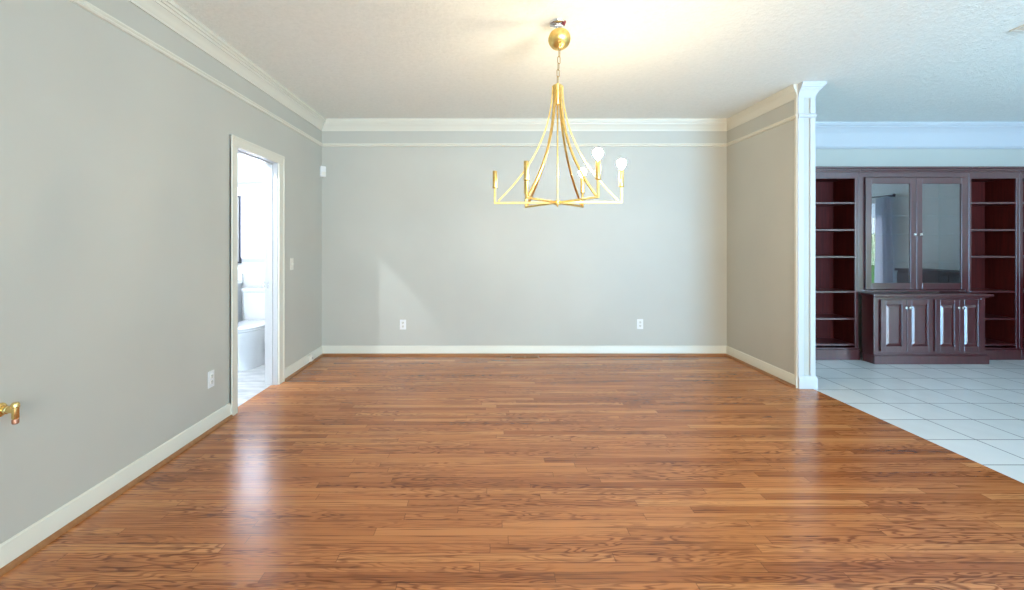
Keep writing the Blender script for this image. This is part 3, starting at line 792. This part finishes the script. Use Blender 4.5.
bl = thing('ceiling_light', 'small bare bulb light on the bathroom ceiling', 'ceiling light', (-2.58, 3.135, H))
b = new_bm(); lathe(b, [(0, 0), (0.055, 0), (0.052, -0.02), (0.028, -0.045), (0.022, -0.07), (0, -0.07)], None, 24); obj('lamp_holder', b, M['ceramic'], bl, True)
b = new_bm(); rb = 0.024; lathe(b, [(0, -0.068), (0.013, -0.07), (0.014, -0.085)] + [(rb*math.sin(a), -0.118 + rb*math.cos(a)) for a in [PI*(0.16 + 0.84*i/10) for i in range(10)]] + [(0, -0.148)], None, 20); obj('bulb', b, M['bath_bulb'], bl, True)

# ================================================================== family room side wall (mirrored in the cabinet glass)
cu = thing('curtain', 'pale blue curtain at the patio window, mirrored in the cabinet glass', 'curtain', (XW - 0.09, 2.685, 0))
b = new_bm(); n = 90; ra = []; 
for zi, z in enumerate((0.03, 0.6, 1.2, 1.8, 2.06)):
    sq = 1.0 - 0.18 * (zi / 4)
    ra.append([(0.028*math.sin(2*PI*4.5*i/n + 0.3*zi) + 0.006*math.sin(7*i/n), (-0.19 + 0.38*i/n) * sq, z) for i in range(n + 1)])
fr = [[b.verts.new(p) for p in r] for r in ra]; bk_ = [[b.verts.new((p[0] + 0.003, p[1], p[2])) for p in r] for r in ra]
for A in (fr, bk_):
    for a, c in zip(A, A[1:]):
        for i in range(n): b.faces.new((a[i], a[i+1], c[i+1], c[i]))
for i in range(n): b.faces.new((fr[0][i], fr[0][i+1], bk_[0][i+1], bk_[0][i])); b.faces.new((fr[-1][i], fr[-1][i+1], bk_[-1][i+1], bk_[-1][i]))
for q in range(4):
    for i in (0, n): b.faces.new((fr[q][i], fr[q+1][i], bk_[q+1][i], bk_[q][i]))
obj('drape', b, M['curtain'], cu, True)
rod = thing('curtain_rod', 'dark curtain rod above the patio window with the pale blue curtain', 'curtain rod', (XW - 0.09, 1.82, 2.085))
b = new_bm(); tube(b, [(0, -1.05, 0), (0, 1.05, 0)], 0.010, 10); obj('rod', b, M['dark_metal'], rod, True)
for s in (-1, 1):
    b = new_bm(); lathe(b, [(0, 0), (0.012, 0), (0.022, 0.012), (0.024, 0.028), (0.014, 0.042), (0, 0.046)], Matrix.Translation((0, s*1.048, 0)) @ Matrix.Rotation(-s*PI/2, 4, 'X'), 16); obj('finial', b, M['dark_metal'], rod, True)
    b = new_bm(); box(b, -0.006, 0.089, s*0.99 - 0.006, s*0.99 + 0.006, -0.022, -0.009, 0.002); obj('bracket', b, M['dark_metal'], rod)

sb = thing('sideboard', 'low dark sideboard by the side wall, mirrored in the cabinet glass', 'sideboard', (XW - 0.016, 4.10, 0), PI/2 * 3)
sb.rotation_euler = (0, 0, -PI/2)
b = new_bm(); box(b, -0.80, 0.80, -0.38, 0, 0.10, 0.89); obj('body', b, M['navy'], sb)
b = new_bm(); box(b, -0.82, 0.82, -0.41, 0, 0.89, 0.925, 0.006); obj('top', b, M['navy'], sb)
for x in (-0.74, 0.74):
    for y in (-0.34, -0.05):
        b = new_bm(); box(b, x-0.03, x+0.03, y-0.03, y+0.03, 0, 0.10, 0.004); obj('leg', b, M['navy'], sb)
for i in range(4):
    b = new_bm(); box(b, -0.79 + i*0.397, -0.79 + i*0.397 + 0.388, -0.399, -0.381, 0.12, 0.87, 0.004); dd = obj('door', b, M['navy'], sb)
    b = new_bm(); xk = -0.79 + i*0.397 + (0.35 if i % 2 == 0 else 0.04); box(b, xk-0.005, xk+0.005, -0.415, -0.399, 0.50, 0.62, 0.002); obj('handle', b, M['steel'], dd)
